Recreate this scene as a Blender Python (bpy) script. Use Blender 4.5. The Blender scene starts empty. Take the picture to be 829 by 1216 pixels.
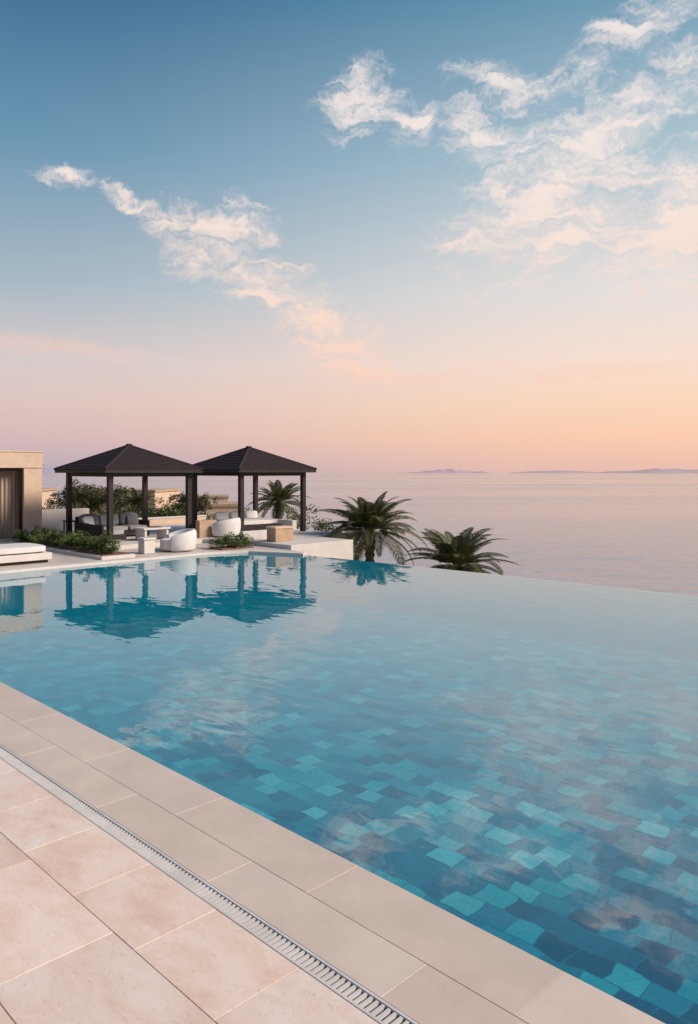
import bpy, bmesh, math, random
from math import radians as R, sin, cos, pi, sqrt
from mathutils import Vector, Matrix, noise as mnoise
random.seed(7)
scene = bpy.context.scene
col = scene.collection
Q = sqrt(0.5)
def L(s, t):            # resort frame (s along pool, t across) -> world metres
    return ((s + t) * Q, (t - s) * Q)
ROT = R(-45)
def lin(c):
    return tuple(((v/255)/12.92 if v/255 <= .04045 else ((v/255+.055)/1.055)**2.4) for v in c)

# ------------------------------------------------------------ node helpers
class NT:
    def __init__(s, nt): s.nt = nt; s.n = nt.nodes; s.l = nt.links
    def add(s, typ, ins=None, **kw):
        nd = s.n.new(typ)
        for k, v in kw.items(): setattr(nd, k, v)
        if ins:
            for k, v in ins.items(): s.set(nd, k, v)
        return nd
    def set(s, nd, k, v):
        sock = nd.inputs[k]
        if isinstance(v, bpy.types.NodeSocket): s.l.new(v, sock)
        else:
            if sock.type == 'RGBA' and len(v) == 3: v = (*v, 1)
            sock.default_value = v
    def math(s, op, a, b=None, c=None, clamp=False):
        nd = s.n.new('ShaderNodeMath'); nd.operation = op; nd.use_clamp = clamp
        s.set(nd, 0, a)
        if b is not None: s.set(nd, 1, b)
        if c is not None: s.set(nd, 2, c)
        return nd.outputs[0]
    def mix(s, fac, a, b, blend='MIX'):
        nd = s.n.new('ShaderNodeMix'); nd.data_type = 'RGBA'; nd.blend_type = blend
        s.set(nd, 0, fac); s.set(nd, 6, a); s.set(nd, 7, b)
        return nd.outputs[2]
    def ramp(s, fac, pts, interp='LINEAR'):
        nd = s.n.new('ShaderNodeValToRGB'); cr = nd.color_ramp; cr.interpolation = interp
        while len(cr.elements) < len(pts): cr.elements.new(0.5)
        for e, (p, c) in zip(cr.elements, pts):
            e.position = p; e.color = (*c, 1) if len(c) == 3 else c
        s.set(nd, 0, fac)
        return nd.outputs[0]
    def maprange(s, v, a, b, c=0., d=1., smooth=True):
        nd = s.n.new('ShaderNodeMapRange')
        nd.interpolation_type = 'SMOOTHSTEP' if smooth else 'LINEAR'
        s.set(nd, 0, v); s.set(nd, 1, a); s.set(nd, 2, b); s.set(nd, 3, c); s.set(nd, 4, d)
        return nd.outputs[0]

def new_mat(name):
    m = bpy.data.materials.new(name); m.use_nodes = True
    m.node_tree.nodes.clear()
    t = NT(m.node_tree)
    out = t.add('ShaderNodeOutputMaterial')
    return m, t, out

def surf(name, c1, c2=None, rough=.6, scale=4., bump=.0, bscale=30., metallic=0., tone=False, detail=5, stretch=(1,1,1), spec=.5):
    m, t, out = new_mat(name)
    tc = t.add('ShaderNodeTexCoord')
    mp = t.add('ShaderNodeMapping', {'Vector': tc.outputs['Object'], 'Scale': stretch})
    n = t.add('ShaderNodeTexNoise', {'Vector': mp.outputs[0], 'Scale': scale, 'Detail': detail, 'Roughness': .62})
    c2 = c2 or tuple(v*.82 for v in c1)
    cc = t.ramp(n.outputs[0], [(.3, c2), (.68, c1)])
    if tone:
        at = t.add('ShaderNodeAttribute', attribute_name='tone')
        cc = t.mix(1., cc, at.outputs[0], 'MULTIPLY')
    b = t.add('ShaderNodeBsdfPrincipled', {'Base Color': cc, 'Metallic': metallic, 'Specular IOR Level': spec})
    t.set(b, 'Roughness', t.maprange(n.outputs[0], .2, .8, rough*.85, min(1, rough*1.15)))
    if bump:
        n2 = t.add('ShaderNodeTexNoise', {'Vector': mp.outputs[0], 'Scale': bscale, 'Detail': 6.})
        bp = t.add('ShaderNodeBump', {'Strength': .6, 'Distance': bump, 'Height': n2.outputs[0]})
        t.set(b, 'Normal', bp.outputs[0])
    t.l.new(b.outputs[0], out.inputs[0])
    return m

M = {}
M['dark'] = surf('dark_timber', (.026, .018, .018), (.015, .011, .011), .5, 6, .002, 40, stretch=(1, 1, .2), spec=.3)
M['roof'] = surf('dark_roof_shingle', (.034, .023, .026), (.015, .010, .012), .75, 9, .004, 50, spec=.2)
M['white'] = surf('white_render', (.60, .555, .53), (.52, .48, .455), .7, 3, .002, 60)
M['cushion'] = surf('white_fabric', (.62, .60, .59), (.55, .53, .53), .9, 5, .003, 120)
M['grey'] = surf('grey_fabric', (.16, .16, .18), (.12, .12, .135), .9, 8, .003, 120)
M['lgrey'] = surf('pale_grey_fabric', (.34, .34, .36), (.28, .28, .30), .9, 8, .003, 120)
M['sand'] = surf('sandstone', (.46, .32, .215), (.32, .22, .15), .85, 3.5, .012, 18)
M['sandl'] = surf('pale_sandstone', (.62, .465, .345), (.49, .36, .27), .85, 3, .01, 18)
def trav_mat():
    m, t, out = new_mat('travertine_paver')
    tc = t.add('ShaderNodeTexCoord')
    at = t.add('ShaderNodeAttribute', attribute_name='tone')
    sh = t.add('ShaderNodeVectorMath', {0: at.outputs[0], 'Scale': 60.}, operation='SCALE')
    vv = t.add('ShaderNodeVectorMath', {0: tc.outputs['Object'], 1: sh.outputs[0]}, operation='ADD')
    mp = t.add('ShaderNodeMapping', {'Vector': vv.outputs[0], 'Scale': (.7, 1.3, 1)})
    n = t.add('ShaderNodeTexNoise', {'Vector': mp.outputs[0], 'Scale': 2.8, 'Detail': 9., 'Roughness': .68, 'Distortion': .3})
    cc = t.ramp(n.outputs[0], [(.28, (.63, .45, .36)), (.43, (.72, .56, .475)), (.55, (.77, .635, .56)), (.70, (.79, .69, .63))])
    pits = t.add('ShaderNodeTexNoise', {'Vector': mp.outputs[0], 'Scale': 38., 'Detail': 4., 'Roughness': .7})
    pf = t.maprange(pits.outputs[0], .58, .70)
    cc = t.mix(t.math('MULTIPLY', pf, .35), cc, (.48, .35, .27))
    cc = t.mix(1., cc, at.outputs[0], 'MULTIPLY')
    b = t.add('ShaderNodeBsdfPrincipled', {'Base Color': cc, 'Roughness': t.maprange(n.outputs[0], .3, .7, .62, .45)})
    hh = t.math('SUBTRACT', t.math('MULTIPLY', n.outputs[0], .5), pf)
    bp = t.add('ShaderNodeBump', {'Strength': .5, 'Distance': .0015, 'Height': hh}); t.set(b, 'Normal', bp.outputs[0])
    t.l.new(b.outputs[0], out.inputs[0]); return m
M['trav'] = trav_mat()
M['cope'] = surf('limestone_coping', (.65, .535, .46), (.555, .45, .38), .30, 2.2, .0008, 70, tone=True, detail=9)
M['deck'] = surf('pale_terrace_stone', (.54, .48, .44), (.46, .40, .36), .55, 1.5, .002, 30)
M['grout'] = surf('joint_grout', (.24, .18, .15), None, .9)
M['channel'] = surf('drain_channel', (.05, .05, .05), None, .8)
M['grate'] = surf('grate_white', (.62, .60, .59), None, .4)
M['soil'] = surf('red_soil', (.20, .10, .065), (.12, .06, .04), .95, 10, .03, 30)
M['ground'] = surf('dry_ground', (.22, .17, .11), (.075, .085, .045), .95, .35, .08, 3, detail=9)
M['trunk'] = surf('palm_trunk', (.13, .095, .07), (.07, .05, .035), .9, 12, .02, 14)
M['curtain'] = surf('curtain', (.45, .36, .29), (.30, .23, .18), .9, 5, .01, 8, stretch=(1, 1, .05))
M['glass'] = surf('dark_glass', (.03, .03, .035), None, .08)
M['island'] = surf('hazy_rock', (.50, .40, .44), (.46, .37, .42), 1., .0006, spec=0.)  # pale mauve: atmospheric haze over the islands painted into the base colour
M['islandb'] = surf('hazy_coast', (.42, .40, .50), (.38, .37, .47), 1., .0006, spec=0.)  # bluish variant, distance haze likewise put into the rock colour

def leafmat(name, a, b, sc=1.6):
    m, t, out = new_mat(name)
    g = t.add('ShaderNodeNewGeometry')
    n = t.add('ShaderNodeTexNoise', {'Vector': g.outputs['Position'], 'Scale': sc, 'Detail': 3.})
    n2 = t.add('ShaderNodeTexNoise', {'Vector': g.outputs['Position'], 'Scale': 14., 'Detail': 1.})
    f = t.math('ADD', t.math('MULTIPLY', n.outputs[0], .6), t.math('MULTIPLY', n2.outputs[0], .4))
    cc = t.ramp(f, [(.38, a), (.62, b)])
    d = t.add('ShaderNodeBsdfPrincipled', {'Base Color': cc, 'Roughness': .55, 'Specular IOR Level': .3})
    tr = t.add('ShaderNodeBsdfTranslucent', {'Color': cc})
    mx = t.add('ShaderNodeMixShader', {0: .3, 1: d.outputs[0], 2: tr.outputs[0]})
    t.l.new(mx.outputs[0], out.inputs[0])
    return m
M['leaf'] = leafmat('shrub_leaf', (.03, .05, .014), (.12, .16, .045))
M['olive'] = leafmat('olive_leaf', (.04, .05, .028), (.15, .15, .075), .9)
M['palm'] = leafmat('palm_leaf', (.04, .055, .024), (.15, .145, .06), 1.2)

# ------------------------------------------------------------ mesh helpers
def obj(name, me, mat=None, parent=None, loc=None, rotz=None):
    o = bpy.data.objects.new(name, me); col.objects.link(o)
    if mat:
        for mm in (mat if isinstance(mat, (list, tuple)) else [mat]): me.materials.append(mm)
    if parent: o.parent = parent
    if loc is not None: o.location = loc
    if rotz is not None: o.rotation_euler[2] = rotz
    return o
def empty(name, loc=(0, 0, 0), rotz=0.):
    e = bpy.data.objects.new(name, None); col.objects.link(e)
    e.empty_display_size = .3; e.location = loc; e.rotation_euler[2] = rotz
    return e
def eLoc(name, s, t, z=0., rot=0.):
    x, y = L(s, t); return empty(name, (x, y, z), ROT + rot)
def pymesh(name, v, f):
    me = bpy.data.meshes.new(name); me.from_pydata(v, [], f); me.update(); return me
def boxdata(V, F, c, s, rz=0.):
    i = len(V); cx, cy, cz = c; a, b, h = s[0]/2, s[1]/2, s[2]/2
    for dz in (-h, h):
        for dx, dy in ((-a, -b), (a, -b), (a, b), (-a, b)):
            V.append((cx + dx*cos(rz) - dy*sin(rz), cy + dx*sin(rz) + dy*cos(rz), cz + dz))
    F += [(i, i+3, i+2, i+1), (i+4, i+5, i+6, i+7), (i, i+1, i+5, i+4), (i+1, i+2, i+6, i+5), (i+2, i+3, i+7, i+6), (i+3, i, i+4, i+7)]
def bevel(o, w, seg=2, smooth=True):
    b = o.modifiers.new('bevel', 'BEVEL'); b.width = w; b.segments = seg; b.limit_method = 'ANGLE'
    if smooth:
        for p in o.data.polygons: p.use_smooth = True
        w = o.modifiers.new('wn', 'WEIGHTED_NORMAL')
def box(name, parent, c, s, mat, bev=.01, seg=2, rz=0.):
    V, F = [], []; boxdata(V, F, (0, 0, 0), s)
    o = obj(name, pymesh(name, V, F), mat, parent, c, rz)
    if bev: bevel(o, bev, seg)
    return o
def prism(name, pts, z0, z1, mat, parent=None, bev=0.):
    n = len(pts)
    V = [(x, y, z0) for x, y in pts] + [(x, y, z1) for x, y in pts]
    F = [tuple(range(n-1, -1, -1)), tuple(range(n, 2*n))] + [(i, (i+1) % n, n+(i+1) % n, n+i) for i in range(n)]
    o = obj(name, pymesh(name, V, F), mat, parent)
    bm = bmesh.new(); bm.from_mesh(o.data); bmesh.ops.recalc_face_normals(bm, faces=bm.faces); bm.to_mesh(o.data); bm.free()
    if bev: bevel(o, bev, 2)
    return o
def cushion(name, parent, c, s, mat, rz=0., rx=0., ry=0.):
    bm = bmesh.new(); bmesh.ops.create_cube(bm, size=1.)
    bmesh.ops.subdivide_edges(bm, edges=bm.edges, cuts=5, use_grid_fill=True)
    for v in bm.verts:
        x, y, z = v.co*2
        puff = (1-abs(x)**3)*(1-abs(y)**3)
        k = 1 - .10*(x*x*y*y)
        v.co = Vector((x*k*s[0]/2, y*k*s[1]/2, z*(.72+.28*puff)*s[2]/2))
    me = bpy.data.meshes.new(name); bm.to_mesh(me); bm.free()
    o = obj(name, me, mat, parent, c); o.rotation_euler = (rx, ry, rz)
    b = o.modifiers.new('b', 'BEVEL'); b.width = min(s)*.12; b.segments = 3; b.limit_method = 'ANGLE'; b.angle_limit = R(40)
    for p in me.polygons: p.use_smooth = True
    return o

def slabs(name, rects, z0, z1, mat, bev):
    """rects in (s0,s1,t0,t1); every slab with its own natural tone"""
    V, F, T = [], [], []
    for s0, s1, t0, t1 in rects:
        dz = random.uniform(-.0008, .0008)
        boxdata(V, F, ((s0+s1)/2, (t0+t1)/2, (z0+z1)/2+dz), (s1-s0, t1-t0, z1-z0))
        k = random.uniform(.91, 1.02); w = random.uniform(-.02, .02)
        T += [(k+w, k, k-w, 1)]*24
    me = pymesh(name, V, F)
    ca = me.color_attributes.new('tone', 'FLOAT_COLOR', 'CORNER')
    for i, c in enumerate(T): ca.data[i].color = c
    o = obj(name, me, mat, None, (0, 0, 0), ROT)
    if bev: bevel(o, bev, 2)
    return o

# ============================================================ POOL DECK
POOL = [(-18.5, 3.267), (9., 3.267), (9., 15.32), (0, 15.2), (-5.565, 15.07), (-9.86, 14.95), (-12.2, 14.80), (-16.3, 14.5), (-18.0, 13.8), (-18.5, 12.7)]
g = .0025
rects = []
t1 = 2.425; row = 0
offs = [-2.76, -3.66, -3.1, -3.4]
while t1 > -7:
    wdt = .50 if row == 0 else .62
    t0 = t1 - wdt
    ln = .69 if row == 0 else 1.05
    s = offs[row % 4] - ln*18
    while s < 9:
        rects.append((s+g, s+ln-g, t0+g, t1-g)); s += ln
    t1 = t0; row += 1
pav = slabs('stone_pavement', rects, -.05, 0., M['trav'], .0015)
rects = []
s = -18.4
while s < 9:
    rects.append((s+g*.4, s+1.38-g*.4, 2.878+g*.6, 3.30)); s += 1.38
s = -18.4-.5
while s < 9:
    rects.append((s+g*.4, s+1.38-g*.4, 2.545, 2.878-g*.6)); s += 1.38
cop = slabs('pool_coping', rects, -.05, .002, M['cope'], .0018)
b = prism('pavement_base', [(-18.4, -7.2), (9.9, -7.2), (9.9, 2.42), (-18.4, 2.42)], -1.7, -.008, M['grout']); b.rotation_euler[2] = ROT; b.parent = None
b.name = 'ground_slab'
b = prism('coping_base', [(-18.4, 2.55), (9.9, 2.55), (9.9, 3.26), (-18.4, 3.26)], -1.7, -.006, M['grout']); b.rotation_euler[2] = ROT
b.name = 'coping_footing'
# drain
dr = empty('drain_grate', (0, 0, 0), ROT)
box('channel', dr, (-4.5, 2.485, -.09), (28, .118, .06), M['channel'], 0)
V, F = [], []
s = -13.5
while s < 4:
    boxdata(V, F, (s, 2.485, -.010), (.017, .088, .014)); s += .036
for tt in (2.434, 2.536): boxdata(V, F, (-4.5, tt, -.008), (28, .014, .018))
obj('bars', pymesh('bars', V, F), M['grate'], dr)

# ============================================================ POOL BASIN
def tile_mat():
    m, t, out = new_mat('pool_mosaic_tiles')
    tc = t.add('ShaderNodeTexCoord')
    nz = t.add('ShaderNodeTexNoise', {'Vector': tc.outputs['Object'], 'Scale': 2.6, 'Detail': 1.5})
    off = t.add('ShaderNodeVectorMath', {0: nz.outputs[1], 1: (.5, .5, .5)}, operation='SUBTRACT')
    off2 = t.add('ShaderNodeVectorMath', {0: off.outputs[0], 'Scale': .20}, operation='SCALE')
    v = t.add('ShaderNodeVectorMath', {0: tc.outputs['Object'], 1: off2.outputs[0]}, operation='ADD')
    b1 = t.add('ShaderNodeTexBrick', {'Vector': v.outputs[0], 'Color1': (0, 0, 0), 'Color2': (1, 1, 1), 'Mortar': (.5, .5, .5), 'Scale': 1.,
                   'Mortar Size': .006, 'Mortar Smooth': .3, 'Brick Width': .27, 'Row Height': .23, 'Bias': 0.}, offset=.5, offset_frequency=2)
    big = t.add('ShaderNodeTexNoise', {'Vector': tc.outputs['Object'], 'Scale': .5, 'Detail': 2.})
    f = t.math('ADD', b1.outputs[0], t.math('MULTIPLY', t.math('SUBTRACT', big.outputs[0], .5), .5))
    cc = t.ramp(f, [(.0, (.001, .055, .12)), (.2, (.001, .11, .20)), (.5, (.001, .19, .285)), (.70, (.003, .25, .34)), (.86, (.01, .33, .40)), (1., (.11, .48, .54))])
    cc = t.mix(t.math('MULTIPLY', b1.outputs[1], .55), cc, (.003, .11, .18))
    fine = t.add('ShaderNodeTexNoise', {'Vector': tc.outputs['Object'], 'Scale': 25., 'Detail': 4.})
    cc = t.mix(.35, cc, t.ramp(fine.outputs[0], [(.3, (.5, .5, .5)), (.7, (1.2, 1.2, 1.2))]), 'MULTIPLY')
    bs = t.add('ShaderNodeBsdfPrincipled', {'Base Color': cc, 'Roughness': .5, 'Specular IOR Level': .15})
    t.l.new(bs.outputs[0], out.inputs[0])
    return m
M['tile'] = tile_mat()
pool = empty('swimming_pool', (0, 0, 0), ROT)
n = len(POOL); D = -1.05
V = [(x, y, D) for x, y in POOL]
obj('basin_floor', pymesh('basin_floor', V, [tuple(range(n))]), M['tile'], pool)
V = [(x, y, D) for x, y in POOL] + [(x, y, -.03) for x, y in POOL]
obj('basin_walls', pymesh('basin_walls', V, [((i+1) % n, i, n+i, n+(i+1) % n) for i in range(n)]), M['tile'], pool)
# weir wall of infinity edge (outside)
edge = POOL[2:8]
out_ = [(x, y+.16) for x, y in edge]
V = []; F = []
prism('weir_wall', [(x, y+.004) for x, y in edge] + list(reversed(out_)), -2.2, -.034, M['tile'], pool)

# water
def water_mat():
    m, t, out = new_mat('pool_water')
    tc = t.add('ShaderNodeTexCoord')
    mp = t.add('ShaderNodeMapping', {'Vector': tc.outputs['Object'], 'Rotation': (0, 0, R(40)), 'Scale': (.7, 1.5, 1)})
    n1 = t.add('ShaderNodeTexNoise', {'Vector': mp.outputs[0], 'Scale': 1.9, 'Detail': 2., 'Roughness': .4, 'Distortion': .5})
    n2 = t.add('ShaderNodeTexNoise', {'Vector': mp.outputs[0], 'Scale': .4, 'Detail': 1.})
    calm = t.add('ShaderNodeTexNoise', {'Vector': tc.outputs['Object'], 'Scale': .16, 'Detail': 1.})
    h = t.math('ADD', t.math('MULTIPLY', n1.outputs[0], t.maprange(calm.outputs[0], .38, .62, .35, 1.2)), t.math('MULTIPLY', n2.outputs[0], .4))
    bp = t.add('ShaderNodeBump', {'Strength': 1., 'Distance': .0050, 'Height': h})
    # same air/water Fresnel from either side of the (thin) surface
    ge = t.add('ShaderNodeNewGeometry')
    ior = t.maprange(ge.outputs['Backfacing'], 0., 1., 2.35, 1/2.35, smooth=False)
    fr = t.add('ShaderNodeFresnel', {'IOR': ior, 'Normal': bp.outputs[0]})
    gl = t.add('ShaderNodeBsdfGlossy', {'Color': (1, 1, 1), 'Roughness': .004, 'Normal': bp.outputs[0]})
    tr = t.add('ShaderNodeBsdfTransparent', {'Color': (.78, .98, 1.)})
    df = t.add('ShaderNodeBsdfDiffuse', {'Color': (.001, .25, .36)})
    lw = t.add('ShaderNodeLayerWeight', {'Blend': .5})
    body = t.add('ShaderNodeMixShader', {0: t.maprange(lw.outputs['Facing'], .44, .9, .0, .78), 1: tr.outputs[0], 2: df.outputs[0]})
    mx = t.add('ShaderNodeMixShader', {0: fr.outputs[0], 1: body.outputs[0], 2: gl.outputs[0]})
    t.l.new(mx.outputs[0], out.inputs[0])
    return m
W = [(x, y) for x, y in POOL]
for i in range(2, 8): W[i] = (W[i][0], W[i][1]+.13)
obj('pool_water', pymesh('pool_water', [(x, y, -.022) for x, y in W], [tuple(range(n))]), water_mat(), None, (0, 0, 0), ROT)

# ============================================================ TERRACE
tr = empty('terrace_pavement', (0, 0, 0), ROT)
prism('lower_terrace', [(-29, -8), (-18.52, -8), (-18.52, 12.7), (-18.03, 13.83), (-16.4, 14.52), (-16.7, 14.95), (-17.68, 15.0), (-17.68, 17.7), (-19.7, 17.7), (-19.7, 19.5), (-29, 19.5)], -2.3, .02, M['deck'], tr, .01)
prism('upper_terrace', [(-28.8, 10.9), (-21.3, 10.9), (-21.3, 14.4), (-19.6, 15.1), (-17.6, 15.1), (-17.6, 17.8), (-19.6, 17.8), (-19.6, 19.6), (-28.8, 19.6)], -2.4, .15, M['white'], tr, .012)
prism('end_coping', [(-18.86, 3.3), (-18.50, 3.3), (-18.50, 12.69), (-18.0, 13.79), (-16.35, 14.49), (-16.6, 14.85), (-18.3, 14.15), (-18.86, 12.8)], -.03, .045, M['white'], tr, .012)

# ============================================================ GAZEBOS
def gazebo(s, t, z):
    e = eLoc('gazebo', s, t, z)
    pw = 1.45
    for i, (a, b_) in enumerate(((pw, -pw), (pw, pw), (-pw, pw), (-pw, -pw))):
        box(f'post_{i+1}', e, (a, b_, 1.12), (.16, .16, 2.24), M['dark'], .008)
        box(f'post_foot_{i+1}', e, (a, b_, .012), (.22, .22, .024), M['dark'], .004)
    for i, (c, sz) in enumerate((((pw, 0, 2.17), (.10, 2.74, .13)), ((-pw, 0, 2.17), (.10, 2.74, .13)), ((0, pw, 2.17), (2.74, .10, .13)), ((0, -pw, 2.17), (2.74, .10, .13)))):
        box(f'beam_{i+1}', e, c, sz, M['dark'], .006)
    ew = 1.80
    V, F = [], []
    # shingle courses
    z0, zt = 2.34, 3.16; N = 13
    for i in range(N):
        f0, f1 = i/N, (i+1)/N
        w0, w1 = ew*(1-f0)+.012, ew*(1-f1)
        a0 = z0+(zt-z0)*f0+.022; a1 = z0+(zt-z0)*f1+.004
        k = len(V)
        for w_, zz in ((w0, a0-.03), (w0, a0), (max(w1, .01), a1)):
            V += [(-w_, -w_, zz), (w_, -w_, zz), (w_, w_, zz), (-w_, w_, zz)]
        for r_ in (0, 4):
            for j in range(4):
                F.append((k+r_+j, k+r_+(j+1) % 4, k+r_+4+(j+1) % 4, k+r_+4+j))
    obj('shingle_roof', pymesh('roof', V, F), M['roof'], e)
    V, F = [], []
    for j in range(4):
        aa = pi/4 + j*pi/2
        # hip caps
        p0 = Vector((cos(aa), sin(aa), 0))*ew*sqrt(2)*1.01 + Vector((0, 0, z0+.022)); p1 = Vector((0, 0, zt+.022))
        d = (p1-p0); side = Vector((-sin(aa), cos(aa), 0))*.07 + Vector((0, 0, -.035)); up = Vector((0, 0, .03))
        sd2 = Vector((sin(aa), -cos(aa), 0))*.07 + Vector((0, 0, -.035))
        k = len(V)
        for p in (p0, p1): V += [tuple(p+sd2), tuple(p+up), tuple(p+side)]
        F += [(k, k+3, k+4, k+1), (k+1, k+4, k+5, k+2), (k, k+1, k+2)]
    obj('hip_caps', pymesh('hips', V, F), M['roof'], e)
    box('roof_cap', e, (0, 0, zt+.03), (.16, .16, .06), M['roof'], .01)
    for i, (c, sz) in enumerate((((ew-.02, 0, 2.28), (.04, 2*ew, .11)), ((-ew+.02, 0, 2.28), (.04, 2*ew, .11)), ((0, ew-.02, 2.28), (2*ew-.085, .038, .106)), ((0, -ew+.02, 2.28), (2*ew-.085, .038, .106)))):
        box(f'fascia_{i+1}', e, c, sz, M['dark'], .005)
    V, F = [], []
    boxdata(V, F, (0, 0, 2.268), (2*ew-.09, 2*ew-.09, .02))
    for k in range(-8, 9): boxdata(V, F, (k*.2, 0, 2.249), (.05, 2*ew-.1, .016))
    obj('soffit', pymesh('soffit', V, F), M['dark'], e)
    return e
gazebo(-23.72, 13.04, .13)
gazebo(-22.90, 17.55, .14)

# ============================================================ FURNITURE
def sofa(s, t, z, rot=0.):
    e = eLoc('outdoor_sofa', s, t, z, rot)
    Wd = 2.3
    box('base_frame', e, (0, 0, .16), (.95, Wd, .12), M['dark'], .01)
    for i, (a, b_) in enumerate(((.42, -1.1), (.42, 1.1), (-.42, -1.1), (-.42, 1.1))): box(f'leg_{i+1}', e, (a, b_, .05), (.06, .06, .1), M['dark'], .004)
    box('back_frame', e, (-.45, 0, .47), (.06, Wd, .50), M['dark'], .01)
    box('arm_1', e, (.0, -1.13, .38), (.84, .06, .32), M['dark'], .01)
    box('arm_2', e, (.0, 1.13, .38), (.84, .06, .32), M['dark'], .01)
    for i in range(3):
        y = -.73 + i*.73
        cushion(f'seat_cushion_{i+1}', e, (.05, y, .30), (.84, .71, .18), M['lgrey'])
        cushion(f'back_cushion_{i+1}', e, (-.33, y, .58), (.2, .70, .46), M['grey'] if i != 1 else M['lgrey'], ry=R(-12))
    cushion('throw_pillow_1', e, (-.13, -.85, .54), (.14, .42, .42), M['cushion'], ry=R(-22), rz=R(14))
    cushion('throw_pillow_2', e, (-.15, .8, .54), (.14, .42, .42), M['grey'], ry=R(-22), rz=R(-10))
sofa(-24.25, 12.75, .15)
def sofa_side():
    e = eLoc('outdoor_loveseat', -22.9, 11.75, .15)
    box('base_frame', e, (0, 0, .15), (1.3, .8, .14), M['dark'], .01)
    cushion('seat_cushion', e, (0, .02, .31), (1.26, .76, .2), M['lgrey'])
    box('back_frame', e, (0, -.4, .36), (1.3, .06, .4), M['dark'], .01)
sofa_side()
def tub_chair(s, t, z, rot):
    e = eLoc('tub_armchair', s, t, z, rot)
    prof = [(.50, .03), (.54, .08), (.57, .30), (.575, .50), (.56, .60), (.52, .65), (.46, .645), (.42, .60), (.40, .50), (.39, .30), (.39, .03)]
    V, F = [], []; NA = 40; a0, a1 = R(62), R(298); n_ = len(prof)
    for i in range(NA+1):
        a = a0+(a1-a0)*i/NA
        k = 1 - .28*(abs(i/NA-.5)*2)**2.2
        for r, zz in prof: V.append((r*cos(a), r*1.06*sin(a), zz*k if zz > .1 else zz))
    for i in range(NA):
        for j in range(n_):
            F.append((i*n_+j, i*n_+(j+1) % n_, (i+1)*n_+(j+1) % n_, (i+1)*n_+j))
    F += [tuple(range(n_-1, -1, -1)), tuple(NA*n_+j for j in range(n_))]
    o = obj('wrap_back', pymesh('back', V, F), M['cushion'], e)
    bm = bmesh.new(); bm.from_mesh(o.data); bmesh.ops.recalc_face_normals(bm, faces=bm.faces); bm.to_mesh(o.data); bm.free()
    for p in o.data.polygons: p.use_smooth = True
    o.modifiers.new('b', 'BEVEL').width = .015
    bm = bmesh.new(); bmesh.ops.create_cone(bm, cap_ends=True, segments=48, radius1=.44, radius2=.44, depth=.32)
    me = bpy.data.meshes.new('seat'); bm.to_mesh(me); bm.free()
    o = obj('seat', me, M['cushion'], e, (.06, 0, .20)); bevel(o, .05, 4)
tub_chair(-19.75, 12.45, .02, R(245))
tub_chair(-21.75, 15.6, .15, R(215))
def cube_table(s, t, z, w, h, nm='side_table'):
    e = eLoc(nm, s, t, z)
    box('top', e, (0, 0, h-.03), (w, w, .06), M['white'], .012)
    box('pedestal', e, (0, 0, (h-.06)/2), (w*.88, w*.88, h-.062), M['white'], .02)
cube_table(-19.75, 11.42, .02, .40, .46)
def coffee_table(s, t, z):
    e = eLoc('coffee_table', s, t, z)
    box('top', e, (0, 0, .38), (.7, 1.0, .06), M['white'], .012)
    for i, yy in enumerate((-.4, .4)): box(f'leg_{i+1}', e, (0, yy, .175), (.6, .08, .35), M['white'], .01)
    box('tray', e, (0, .1, .42), (.28, .4, .02), M['dark'], .004)
coffee_table(-22.3, 13.1, .15)
def daybed(s, t, z, w, l, nm='daybed', base='dark', back=True, rot=0.):
    e = eLoc(nm, s, t, z, rot)
    box('platform', e, (0, 0, .17), (w, l, .18), M[base], .015)
    box('plinth', e, (0, 0, .04), (w-.16, l-.16, .08), M['dark'], .005)
    cushion('mattress', e, (0, 0, .36), (w-.06, l-.06, .2), M['cushion'])
    if back:
        for i in range(3): cushion(f'bolster_{i+1}', e, (-w/2+.18, -l/2+.4+i*(l-.8)/2, .56), (.2, .6, .34), M['cushion'], ry=R(-15))
daybed(-23.0, 17.5, .15, 1.6, 2.2)
daybed(-20.3, 7.5, .02, 1.5, 2.1, base='white', back=False)
# dark side table near building
e = eLoc('bar_stool_table', -25.6, 11.9, .15)
box('top', e, (0, 0, .52), (.5, .5, .04), M['dark'], .006)
for i, (a, b_) in enumerate(((.2, .2), (-.2, .2), (.2, -.2), (-.2, -.2))): box(f'leg_{i+1}', e, (a, b_, .25), (.04, .04, .5), M['dark'], .004)
# walls
def wall(nm, s, t, z, w, l, h, mat, cap=None):
    e = eLoc(nm, s, t, z)
    box('body', e, (0, 0, h/2), (w, l, h), M[mat], .012)
    if cap: box('cap', e, (0, 0, h+.03), (w+.05, l+.05, .06), M[cap], .01)
wall('stone_wall', -21.9, 14.95, .15, .25, .7, .58, 'sand')
wall('garden_wall', -27.5, 12.3, .15, .25, 2.2, .85, 'white')
wall('garden_wall', -28.4, 16.5, .15, .25, 5.6, .26, 'sandl', 'white')
wall('garden_wall', -24.6, 19.4, .15, 4.4, .22, .35, 'white')
wall('stone_planter', -18.9, 15.75, .15, .45, .75, .42, 'sand', 'sandl')
wall('garden_wall', -19.9, 15.55, .15, .2, 1.2, .3, 'white')

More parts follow.
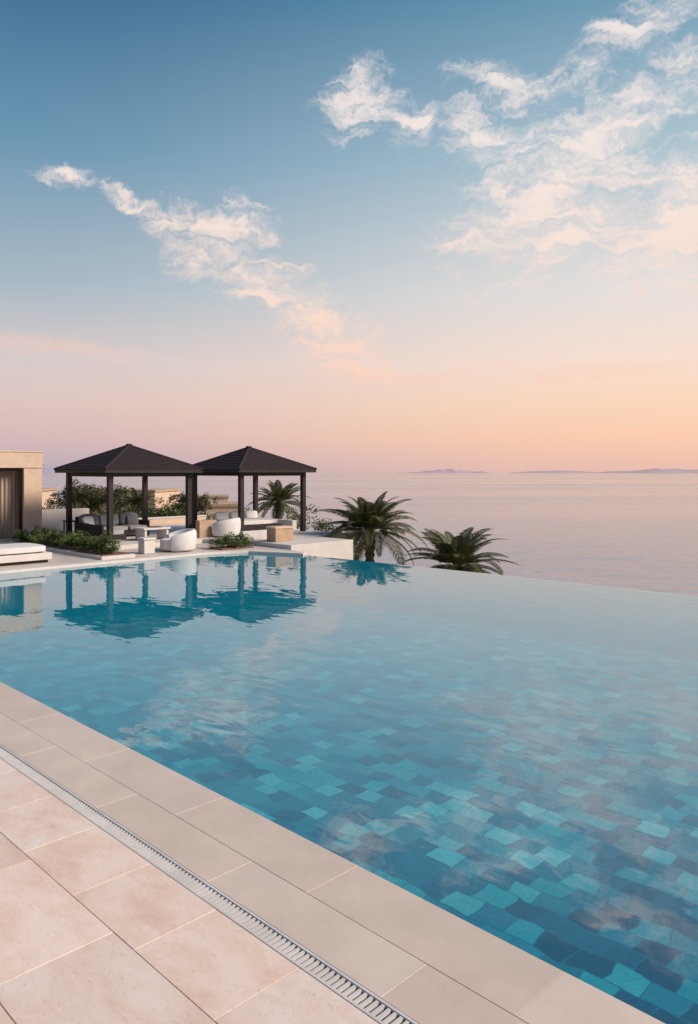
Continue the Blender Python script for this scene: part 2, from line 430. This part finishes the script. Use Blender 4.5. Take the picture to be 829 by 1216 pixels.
# ============================================================ BUILDING
def house():
    e = eLoc('sandstone_villa', -26.8, 11.35, .02)
    # local: +x toward pool, -y left
    V, F = [], []
    box('pier_right', e, (-.2, -.32, 1.25), (.4, .64, 2.5), M['sandl'], .012)
    box('side_wall', e, (-2.7, -.2, 1.25), (4.55, .4, 2.5), M['sandl'], .012)
    box('lintel', e, (-.19, -3.5, 2.78), (.44, 7.02, .55), M['sandl'], .012)
    box('roof_slab', e, (-2.75, -3.5, 2.75), (4.6, 6.9, .5), M['sand'], .012)
    box('roof_coping', e, (-2.4, -3.5, 3.08), (4.9, 7.1, .05), M['sandl'], .01)
    box('pier_left', e, (-.2, -6.6, 1.25), (.4, .8, 2.5), M['sandl'], .012)
    box('floor', e, (-2.5, -3.5, .02), (4.6, 6.2, .04), M['deck'], .0)
    box('back_wall', e, (-4.9, -3.5, 1.25), (.2, 6.9, 2.5), M['sand'], .01)
    for i, y in enumerate((-.69, -1.6, -2.6, -3.6, -4.6, -6.15)):
        box(f'door_frame_{i+1}', e, (-.18, y, 1.24), (.10, .09, 2.44), M['dark'], .004)
    box('frame_head', e, (-.18, -3.42, 2.45), (.12, 5.5, .09), M['dark'], .004)
    box('glass_pane', e, (-.19, -2.1, 1.2), (.02, .9, 2.36), M['glass'], 0)
    V = []; F = []
    nn = 60
    for i in range(nn+1):
        y = -.75 - i*.03; x = -.5+.04*sin(i*1.3)
        V += [(x, y, .05), (x, y, 2.4)]
    for i in range(nn): F.append((2*i, 2*i+2, 2*i+3, 2*i+1))
    obj('curtain', pymesh('curtain', V, F), M['curtain'], e)
house()

# ============================================================ TERRAIN + SEA
SEA = -30.
def ss(a, b, x):
    x = max(0, min(1, (x-a)/(b-a))); return x*x*(3-2*x)
def hgt(X, Y):
    t = (X+Y)*Q; s = (X-Y)*Q
    down = -1.9 if t < 15.4 else -3.2-(t-15.4)*.62
    if 15.0 < t < 15.8: down = -1.9-1.3*ss(15, 15.8, t)-(max(0, t-15.4))*.62
    m = ss(-.5, 7., -.085*Y-X+2)*ss(23, 27, Y)
    ridge = -.7-.028*(Y-30) - 32*ss(95, 190, Y) - 32*ss(90, 200, -X-.3*Y)
    h = down*(1-m)+ridge*m
    h += mnoise.noise(Vector((X*.06, Y*.06, 3)))*1.2*ss(30, 50, Y) + mnoise.noise(Vector((X*.25, Y*.25, 1)))*.25
    return max(h, SEA-3)
V, F = [], []
nx, ny = 150, 170
xs = [-230+ i*2.6 for i in range(nx)]; ys = [-60+j*2.1 for j in range(ny)]
for y in ys:
    for x in xs: V.append((x, y, hgt(x, y)))
for j in range(ny-1):
    for i in range(nx-1): F.append((j*nx+i, j*nx+i+1, (j+1)*nx+i+1, (j+1)*nx+i))
o = obj('hillside_terrain', pymesh('terrain', V, F), M['ground'])
for p in o.data.polygons: p.use_smooth = True

def sea_mat():
    m, t, out = new_mat('sea_water')
    g_ = t.add('ShaderNodeNewGeometry')
    mp = t.add('ShaderNodeMapping', {'Vector': g_.outputs['Position'], 'Rotation': (0, 0, R(12)), 'Scale': (.45, 1., 1.)})
    n1 = t.add('ShaderNodeTexNoise', {'Vector': mp.outputs[0], 'Scale': .25, 'Detail': 5., 'Roughness': .6})
    mp3 = t.add('ShaderNodeMapping', {'Vector': g_.outputs['Position'], 'Rotation': (0, 0, R(-6)), 'Scale': (.35, 1., 1.)})
    n3 = t.add('ShaderNodeTexNoise', {'Vector': mp3.outputs[0], 'Scale': .035, 'Detail': 4., 'Roughness': .6})
    hh = t.math('ADD', t.math('MULTIPLY', n1.outputs[0], .42), t.math('MULTIPLY', n3.outputs[0], 2.2))
    mp2 = t.add('ShaderNodeMapping', {'Vector': g_.outputs['Position'], 'Scale': (.0007, .0022, 1.)})
    n2 = t.add('ShaderNodeTexNoise', {'Vector': mp2.outputs[0], 'Scale': 1., 'Detail': 4.})
    bp = t.add('ShaderNodeBump', {'Strength': 1., 'Distance': 1., 'Height': hh})
    b_ = t.add('ShaderNodeBsdfPrincipled', {'Base Color': (.16, .20, .28), 'Roughness': t.maprange(n2.outputs[0], .38, .62, .06, .18), 'IOR': 1.6, 'Normal': bp.outputs[0]})
    t.l.new(b_.outputs[0], out.inputs[0])
    return m
ring = 64; V = []; F = []
radii = [0, 200, 1000, 5000, 20000, 60000]
V.append((0, 0, SEA))
for r in radii[1:]:
    for k in range(ring): V.append((r*cos(2*pi*k/ring), r*sin(2*pi*k/ring), SEA))
for k in range(ring): F.append((0, 1+k, 1+(k+1) % ring))
for q in range(len(radii)-2):
    for k in range(ring):
        a = 1+q*ring; F.append((a+k, a+ring+k, a+ring+(k+1) % ring, a+(k+1) % ring))
obj('sea', pymesh('sea', V, F), sea_mat())

def island(name, x0, x1, y, hmax, seed, mat, depth=1500):
    V, F = [], []; nx_, ny_ = 160, 6
    for j in range(ny_+1):
        v = j/ny_
        for i in range(nx_+1):
            u = i/nx_
            e_ = (1-abs(2*u-1)**2.5)
            hh = hmax*e_*(.55+.75*mnoise.fractal(Vector((u*5+seed, v, seed)), 1., 2., 5)+.2)*sin(pi*v)
            V.append((x0+(x1-x0)*u, y+depth*(v-.5), SEA-4+max(0, hh)))
    for j in range(ny_):
        for i in range(nx_): F.append((j*(nx_+1)+i, j*(nx_+1)+i+1, (j+1)*(nx_+1)+i+1, (j+1)*(nx_+1)+i))
    o = obj(name, pymesh(name, V, F), mat)
    for p in o.data.polygons: p.use_smooth = True
island('distant_island', 900, 2900, 15000, 70, 1.3, M['island'])
island('distant_island', 3100, 9500, 15000, 105, 4.1, M['island'])
island('distant_hills', -9000, -1200, 14000, 120, 8.2, M['islandb'])

# ============================================================ VEGETATION
def leaves(V, F, c, r, n, size, seed_clumps=9, hollow=.5):
    cl = [Vector((random.gauss(0, .45), random.gauss(0, .45), random.gauss(.1, .4))) for _ in range(seed_clumps)]
    for _ in range(n):
        q = random.choice(cl); d = Vector((random.gauss(0, 1), random.gauss(0, 1), random.gauss(0, 1))).normalized()
        p = q + d*random.uniform(.15, .42)
        P = Vector((c[0]+p.x*r[0], c[1]+p.y*r[1], c[2]+p.z*r[2]))
        a = Vector((random.gauss(0, 1), random.gauss(0, 1), random.gauss(0, .7))).normalized()
        b_ = a.cross(Vector((random.random(), random.random(), random.random()))).normalized()
        sz = size*random.uniform(.6, 1.3); k = len(V)
        V += [tuple(P-a*sz), tuple(P+b_*sz*.4), tuple(P+a*sz), tuple(P-b_*sz*.4)]
        F.append((k, k+1, k+2, k+3))
def shrub_obj(name, items, mat, size, per, stems=True):
    V, F = [], []
    for c, r in items: leaves(V, F, c, r, per, size)
    return obj(name, pymesh(name, V, F), mat)
# planters
hp = eLoc('hedge_planter', -22.3, 10.2, .02)
box('kerb', hp, (0, 0, .04), (6.4, 1.0, .10), M['white'], .01)
box('soil', hp, (0, 0, .07), (6.2, .84, .08), M['soil'], .02)
V, F = [], []
for i in range(40):
    leaves(V, F, (-3+i*.15, random.uniform(-.28, .28), .24+random.uniform(0, .08)), (.26, .28, .22*random.uniform(.8, 1.4)), 380, .035)
obj('hedge', pymesh('hedge', V, F), M['leaf'], hp)
hp = eLoc('shrub_planter', -18.95, 14.25, .02)
box('soil', hp, (-.25, -.2, .02), (.7, 1.2, .05), M['soil'], .02)
V, F = [], []
for i in range(10):
    leaves(V, F, (-.25+random.uniform(-.15, .15), -.75+i*.12, .19), (.30, .26, .24), 420, .032)
obj('shrub', pymesh('shrub', V, F), M['leaf'], hp)
V, F = [], []

items = []
for _ in range(260):
    Y = random.uniform(33, 95); X = -.085*Y-random.uniform(-1, 34)*Y/50
    items.append(((X, Y, hgt(X, Y)+.25), (random.uniform(.7, 1.8), random.uniform(.7, 1.6), random.uniform(.4, .95))))
shrub_obj('hillside_shrubs', items, M['olive'], .09, 260)
items = []
for _ in range(46):
    s_ = random.uniform(-31, -29.3); t_ = random.uniform(9, 20); X, Y = L(s_, t_)
    items.append(((X, Y, hgt(X, Y)+.7), (random.uniform(.6, 1.1), random.uniform(.6, 1.1), random.uniform(.6, 1.0))))
for t_, s_ in ((20.3, -27), (20.4, -25.5), (20.3, -23.5), (20.2, -22), (20.3, -20.6)):
    X, Y = L(s_, t_); items.append(((X, Y, 0.1), (.9, .9, .7)))
shrub_obj('garden_shrubs', items, M['leaf'], .06, 650)

def tree(name, X, Y, z, h, r):
    e = empty(name, (X, Y, z))
    V, F = [], []
    def limb(p, q, r0, r1):
        d = (q-p).normalized(); a = d.orthogonal().normalized(); b_ = d.cross(a); k = len(V)
        for P, rr in ((p, r0), (q, r1)):
            for j in range(7): V.append(tuple(P+(a*cos(j*2*pi/7)+b_*sin(j*2*pi/7))*rr))
        for j in range(7): F.append((k+j, k+(j+1) % 7, k+7+(j+1) % 7, k+7+j))
    top = Vector((random.uniform(-.2, .2), 0, h*.45)); limb(Vector((0, 0, -.5)), top, .14, .09)
    lv, lf = [], []
    for i in range(7):
        a = i*2*pi/7+random.random()
        q = top+Vector((cos(a)*r*.6, sin(a)*r*.6, h*random.uniform(.2, .5))); limb(top, q, .07, .02)
        leaves(lv, lf, tuple(q), (r*.5, r*.5, r*.38), 500, .07)
    obj('trunk', pymesh('trunk', V, F), M['trunk'], e)
    obj('crown', pymesh('crown', lv, lf), M['olive'], e)
for X, Y, h, r in ((-11.8, 37, 2.4, 1.5), (-8.4, 39, 2.2, 1.3), (-14.5, 40, 2.4, 1.4), (-5.6, 44, 2.2, 1.5), (-19.6, 42, 4.1, 1.6)):
    tree('olive_tree', X, Y, hgt(X, Y), h, r)

def palm(X, Y, zg, zc, rad, nf=34, seed=1):
    random.seed(seed)
    e = empty('palm_tree', (X, Y, zg))
    H = zc-zg
    V, F = [], []; NR = max(8, int(H/.12)); K = 12
    for i in range(NR+1):
        f = i/NR; rr = .17*(1-.25*f)+(.05 if i % 2 else 0)+(.07*max(0, f-.85)/.15)
        lx = .15*sin(f*1.5)
        for j in range(K): V.append((lx+rr*cos(j*2*pi/K), rr*sin(j*2*pi/K), f*H))
    for i in range(NR):
        for j in range(K): F.append((i*K+j, i*K+(j+1) % K, (i+1)*K+(j+1) % K, (i+1)*K+j))
    obj('trunk', pymesh('trunk', V, F), M['trunk'], e)
    V, F = [], []
    base = Vector((.15, 0, H))
    for q in range(nf):
        az = q*2.39996+random.uniform(-.2, .2); u = (q+.5)/nf
        el = R(78)*(1-u)**.8-R(22)*u+random.uniform(-.12, .12)
        Lf = rad*random.uniform(.92, 1.18)*(0.85+.25*u)
        dirh = Vector((cos(az), sin(az), 0)); side = Vector((-sin(az), cos(az), 0))
        p = base.copy()+dirh*.08; ns = 26; ang = el
        droop = R(random.uniform(45, 75))
        twist = random.uniform(-.25, .25)
        prev = p.copy()
        for i in range(ns):
            f = (i+1)/ns
            ang = el-droop*f**1.5
            d = (dirh*cos(ang)+Vector((0, 0, 1))*sin(ang)); p = prev+d*Lf/ns
            up = (Vector((0, 0, 1))*cos(ang)-dirh*sin(ang)).normalized()
            rw = .022*(1-f)+.005; k = len(V)
            V += [tuple(prev-side*rw), tuple(prev+side*rw), tuple(p+side*rw*.9), tuple(p-side*rw*.9)]; F.append((k, k+1, k+2, k+3))
            if f > .14:
                ll = Lf*.26*(sin(pi*min(1, (f*.86+.14)))**.55)*(1.05-.45*f)
                for sg in (-1, 1):
                    for hf in (0, .5):
                        pp = prev.lerp(p, hf+random.uniform(0, .3))
                        dd = (side*sg*cos(.35)+d*.75+up*(.35+twist*sg)+Vector((0, 0, -.15))).normalized()
                        tip = pp+dd*ll*random.uniform(.85, 1.1)+Vector((0, 0, -ll*.22))
                        mid = pp+dd*ll*.5; wv = d*.017*(rad/1.4)
                        k = len(V)
                        V += [tuple(pp-wv*.5), tuple(pp+wv*.5), tuple(mid+wv), tuple(mid-wv), tuple(tip)]
                        F += [(k, k+1, k+2, k+3), (k+3, k+2, k+4)]
            prev = p
    obj('fronds', pymesh('fronds', V, F), M['palm'], e)
palm(.60, 27.2, -6.5, .25, 2.0, 50, 3)
palm(3.35, 24.6, -7.5, -.70, 1.85, 46, 5)
palm(-3.3, 34.0, -1.5, 1.0, 1.45, 38, 8)
palm(-9.6, 33.5, -1.2, .95, 1.0, 28, 9)
palm(-13.2, 36.5, -1.2, 1.0, 1.0, 28, 12)
random.seed(20)
# distant stone houses on the hill
def shouse(X, Y, w, d, h, rot=0., z=None):
    e = empty('stone_house', (X, Y, hgt(X, Y)-.3 if z is None else z), rot)
    box('walls', e, (0, 0, h/2), (w, d, h), M['sandl'], .02)
    box('parapet', e, (0, 0, h+.1), (w+.16, d+.16, .2), M['sand'], .02)
    for i in range(3):
        x = -w/2+(i+.5)*w/3
        box(f'window_{i+1}', e, (x, -d/2-.01, h*.58), (w*.12, .06, h*.36), M['glass'], 0)
        box(f'sill_{i+1}', e, (x, -d/2-.04, h*.38), (w*.16, .1, .06), M['white'], 0)
shouse(-9.0, 52, 3.2, 4, 2.0, R(8)); shouse(-19, 66, 7, 5, 2.6, R(-12)); shouse(-27, 60, 6, 5, 2.6, R(5)); shouse(-15.5, 78, 6, 5, 2.4, R(10))
for (X, Y, l, r_) in ((-20, 54, 14, -6),):
    e = empty('dry_stone_wall', (X, Y, hgt(X, Y)), R(r_)); box('body', e, (0, 0, .1), (l, .4, .8), M['sandl'], .03)

# ============================================================ SKY
w = bpy.data.worlds.new('sky'); scene.world = w; w.use_nodes = True
w.node_tree.nodes.clear(); t = NT(w.node_tree)
wo = t.add('ShaderNodeOutputWorld'); bg = t.add('ShaderNodeBackground'); t.l.new(bg.outputs[0], wo.inputs[0])
tc = t.add('ShaderNodeTexCoord')
nv = t.add('ShaderNodeVectorMath', {0: tc.outputs['Generated']}, operation='NORMALIZE')
sx = t.add('ShaderNodeSeparateXYZ', {0: nv.outputs[0]})
az = t.math('MULTIPLY', t.math('ARCTAN2', sx.outputs[0], sx.outputs[1]), 57.2958)
el = t.math('MULTIPLY', t.math('ARCSINE', sx.outputs[2]), 57.2958)
eln = t.math('DIVIDE', el, 60., clamp=True)
def rp(tab): return [(e/60, lin(c)) for e, c in tab]
left = t.ramp(eln, rp([(0, (186, 172, 188)), (2.5, (216, 186, 186)), (5, (224, 198, 192)), (8, (216, 203, 202)), (13, (170, 187, 198)), (22, (108, 152, 180)), (32, (56, 104, 144)), (60, (46, 88, 132))]))
right = t.ramp(eln, rp([(0, (238, 192, 178)), (2.5, (255, 206, 174)), (5, (255, 217, 188)), (8, (252, 225, 209)), (13, (233, 227, 223)), (22, (174, 198, 210)), (32, (100, 150, 178)), (60, (66, 110, 152))]))
SUNAZ = 100.
fa = t.math('COSINE', t.math('MULTIPLY', t.math('SUBTRACT', az, 62.), 1/57.2958))
fa = t.maprange(fa, .03, .84)
base = t.mix(fa, left, right)
sky = t.add('ShaderNodeTexSky', sky_type='NISHITA'); sky.sun_disc = False
SUNEL = 34.
sky.sun_elevation = R(SUNEL); sky.sun_rotation = R(SUNAZ)
base = t.mix(1., t.mix(1., base, (.95, .95, .95), 'MULTIPLY'), t.mix(1., sky.outputs[0], (.005, .005, .005), 'MULTIPLY'), 'ADD')
# clouds, laid out by azimuth / elevation (degrees)
uv = t.add('ShaderNodeCombineXYZ', {0: az, 1: el, 2: 0.})
wn = t.add('ShaderNodeTexNoise', {'Vector': uv.outputs[0], 'Scale': .30, 'Detail': 6., 'Roughness': .6})
wv = t.add('ShaderNodeVectorMath', {0: wn.outputs[1], 1: (.5, .5, .5)}, operation='SUBTRACT')
wv = t.add('ShaderNodeVectorMath', {0: wv.outputs[0], 'Scale': 4.2}, operation='SCALE')
uvw = t.add('ShaderNodeVectorMath', {0: uv.outputs[0], 1: wv.outputs[0]}, operation='ADD')
CL = [(.9, 26.0, 4.6, 3.3, 0), (4.9, 24.6, 3.0, 1.8, 35), (-20.4, 20.0, 3.2, .9, -8), (-16.1, 19.1, 2.2, .9, -15),
      (-13.1, 17.8, 2.6, 2.5, 0), (-9.7, 16.8, 5.6, 3.0, 20), (-6.3, 13.9, 6.0, 3.0, -10), (-2.5, 11.6, 5.0, 2.4, -30), (-.6, 9.9, 4.2, 2.8, 0), (1, 7.6, 5, 1.5, 0),
      (15, 19.2, 12, 6.2, 12), (18.8, 23.4, 11, 3.4, 25), (24.2, 17.0, 10, 6.2, 22), (21, 28.9, 8, 1.9, 14), (9.5, 23.9, 4.4, 2.3, -20), (12.2, 26.3, 6.6, 1.8, -12), (15.3, 16.7, 5.2, 2.6, 0),
      (44, 22, 18, 7, 15), (-48, 24, 16, 6, -10), (80, 30, 20, 8, 10), (-110, 28, 22, 8, 0), (150, 25, 24, 8, 0)]
rotc = {}
def rvec(vec, deg):
    key = deg
    if key not in rotc:
        a = R(deg)
        u_ = t.add('ShaderNodeVectorMath', {0: vec, 1: (cos(a), sin(a), 0)}, operation='DOT_PRODUCT')
        v_ = t.add('ShaderNodeVectorMath', {0: vec, 1: (-sin(a), cos(a), 0)}, operation='DOT_PRODUCT')
        rotc[key] = t.add('ShaderNodeCombineXYZ', {0: u_.outputs['Value'], 1: v_.outputs['Value'], 2: 0.}).outputs[0]
    return rotc[key]
def mask(lst, vec):
    acc = None
    for a, e_, rx, ry, ro in lst:
        rr = 22 if ro > 8 else (-18 if ro < -8 else 0)
        c_, s_ = cos(R(rr)), sin(R(rr))
        a2, e2 = a*c_+e_*s_, -a*s_+e_*c_
        ma = t.add('ShaderNodeVectorMath', {0: rvec(vec, rr), 1: (1/rx, 1/ry, 0), 2: (-a2/rx, -e2/ry, 0)}, operation='MULTIPLY_ADD')
        ln = t.add('ShaderNodeVectorMath', {0: ma.outputs[0]}, operation='LENGTH').outputs['Value']
        acc = ln if acc is None else t.math('MINIMUM', acc, ln)
    return t.math('SUBTRACT', 1., acc, clamp=True)
mk = mask(CL, uvw.outputs[0])
mpn = t.add('ShaderNodeMapping', {'Vector': uvw.outputs[0], 'Rotation': (0, 0, R(-26)), 'Scale': (.34, 1.6, 1)})
n1 = t.add('ShaderNodeTexNoise', {'Vector': mpn.outputs[0], 'Scale': .55, 'Detail': 8., 'Roughness': .66, 'Distortion': .5})
v = t.math('ADD', t.math('MULTIPLY', mk, 1.3), t.math('MULTIPLY', t.math('SUBTRACT', n1.outputs[0], .5), 3.6))
al = t.math('MULTIPLY', t.maprange(v, .08, 1.25), t.maprange(mk, 0., .25))
dens = t.maprange(v, .5, 1.6)
thin = mask([(-21.5, 8.8, 9, .9, 0), (4, 7.2, 10, .6, 2), (17.6, 7.5, 9, .7, -1)], uvw.outputs[0])
al2 = t.math('MULTIPLY', t.maprange(thin, 0., .8), .35)
ccol = t.ramp(eln, rp([(0, (252, 200, 175)), (8, (252, 214, 194)), (14, (252, 226, 212)), (22, (248, 233, 226)), (32, (240, 232, 230)), (60, (215, 215, 222))]))
cshade = t.mix(dens, t.mix(.30, ccol, base), ccol)
c = t.mix(t.math('MULTIPLY', al2, 1.), base, lin((250, 205, 186)))
c = t.mix(t.math('MULTIPLY', al, .94), c, cshade)
t.l.new(c, bg.inputs[0]); bg.inputs[1].default_value = 1.0

sd = bpy.data.lights.new('sun', 'SUN'); sd.energy = 5.0; sd.angle = R(20); sd.color = (1., .84, .70)
so = bpy.data.objects.new('sun', sd); col.objects.link(so)
dv = Vector((sin(R(SUNAZ))*cos(R(SUNEL)), cos(R(SUNAZ))*cos(R(SUNEL)), sin(R(SUNEL))))
so.rotation_euler = dv.to_track_quat('Z', 'Y').to_euler(); so.location = (30, -5, 30)

# ============================================================ CAMERA
cd = bpy.data.cameras.new('camera'); cd.sensor_width = 36; cd.lens = 26.64; cd.shift_y = -.0395; cd.clip_end = 150000; cd.clip_start = .05
co = bpy.data.objects.new('camera', cd); col.objects.link(co)
co.location = (0, 0, 2.4); co.rotation_euler = (R(90), 0, 0)
scene.camera = co
scene.view_settings.view_transform = 'Standard'; scene.view_settings.look = 'None'; scene.view_settings.exposure = 0
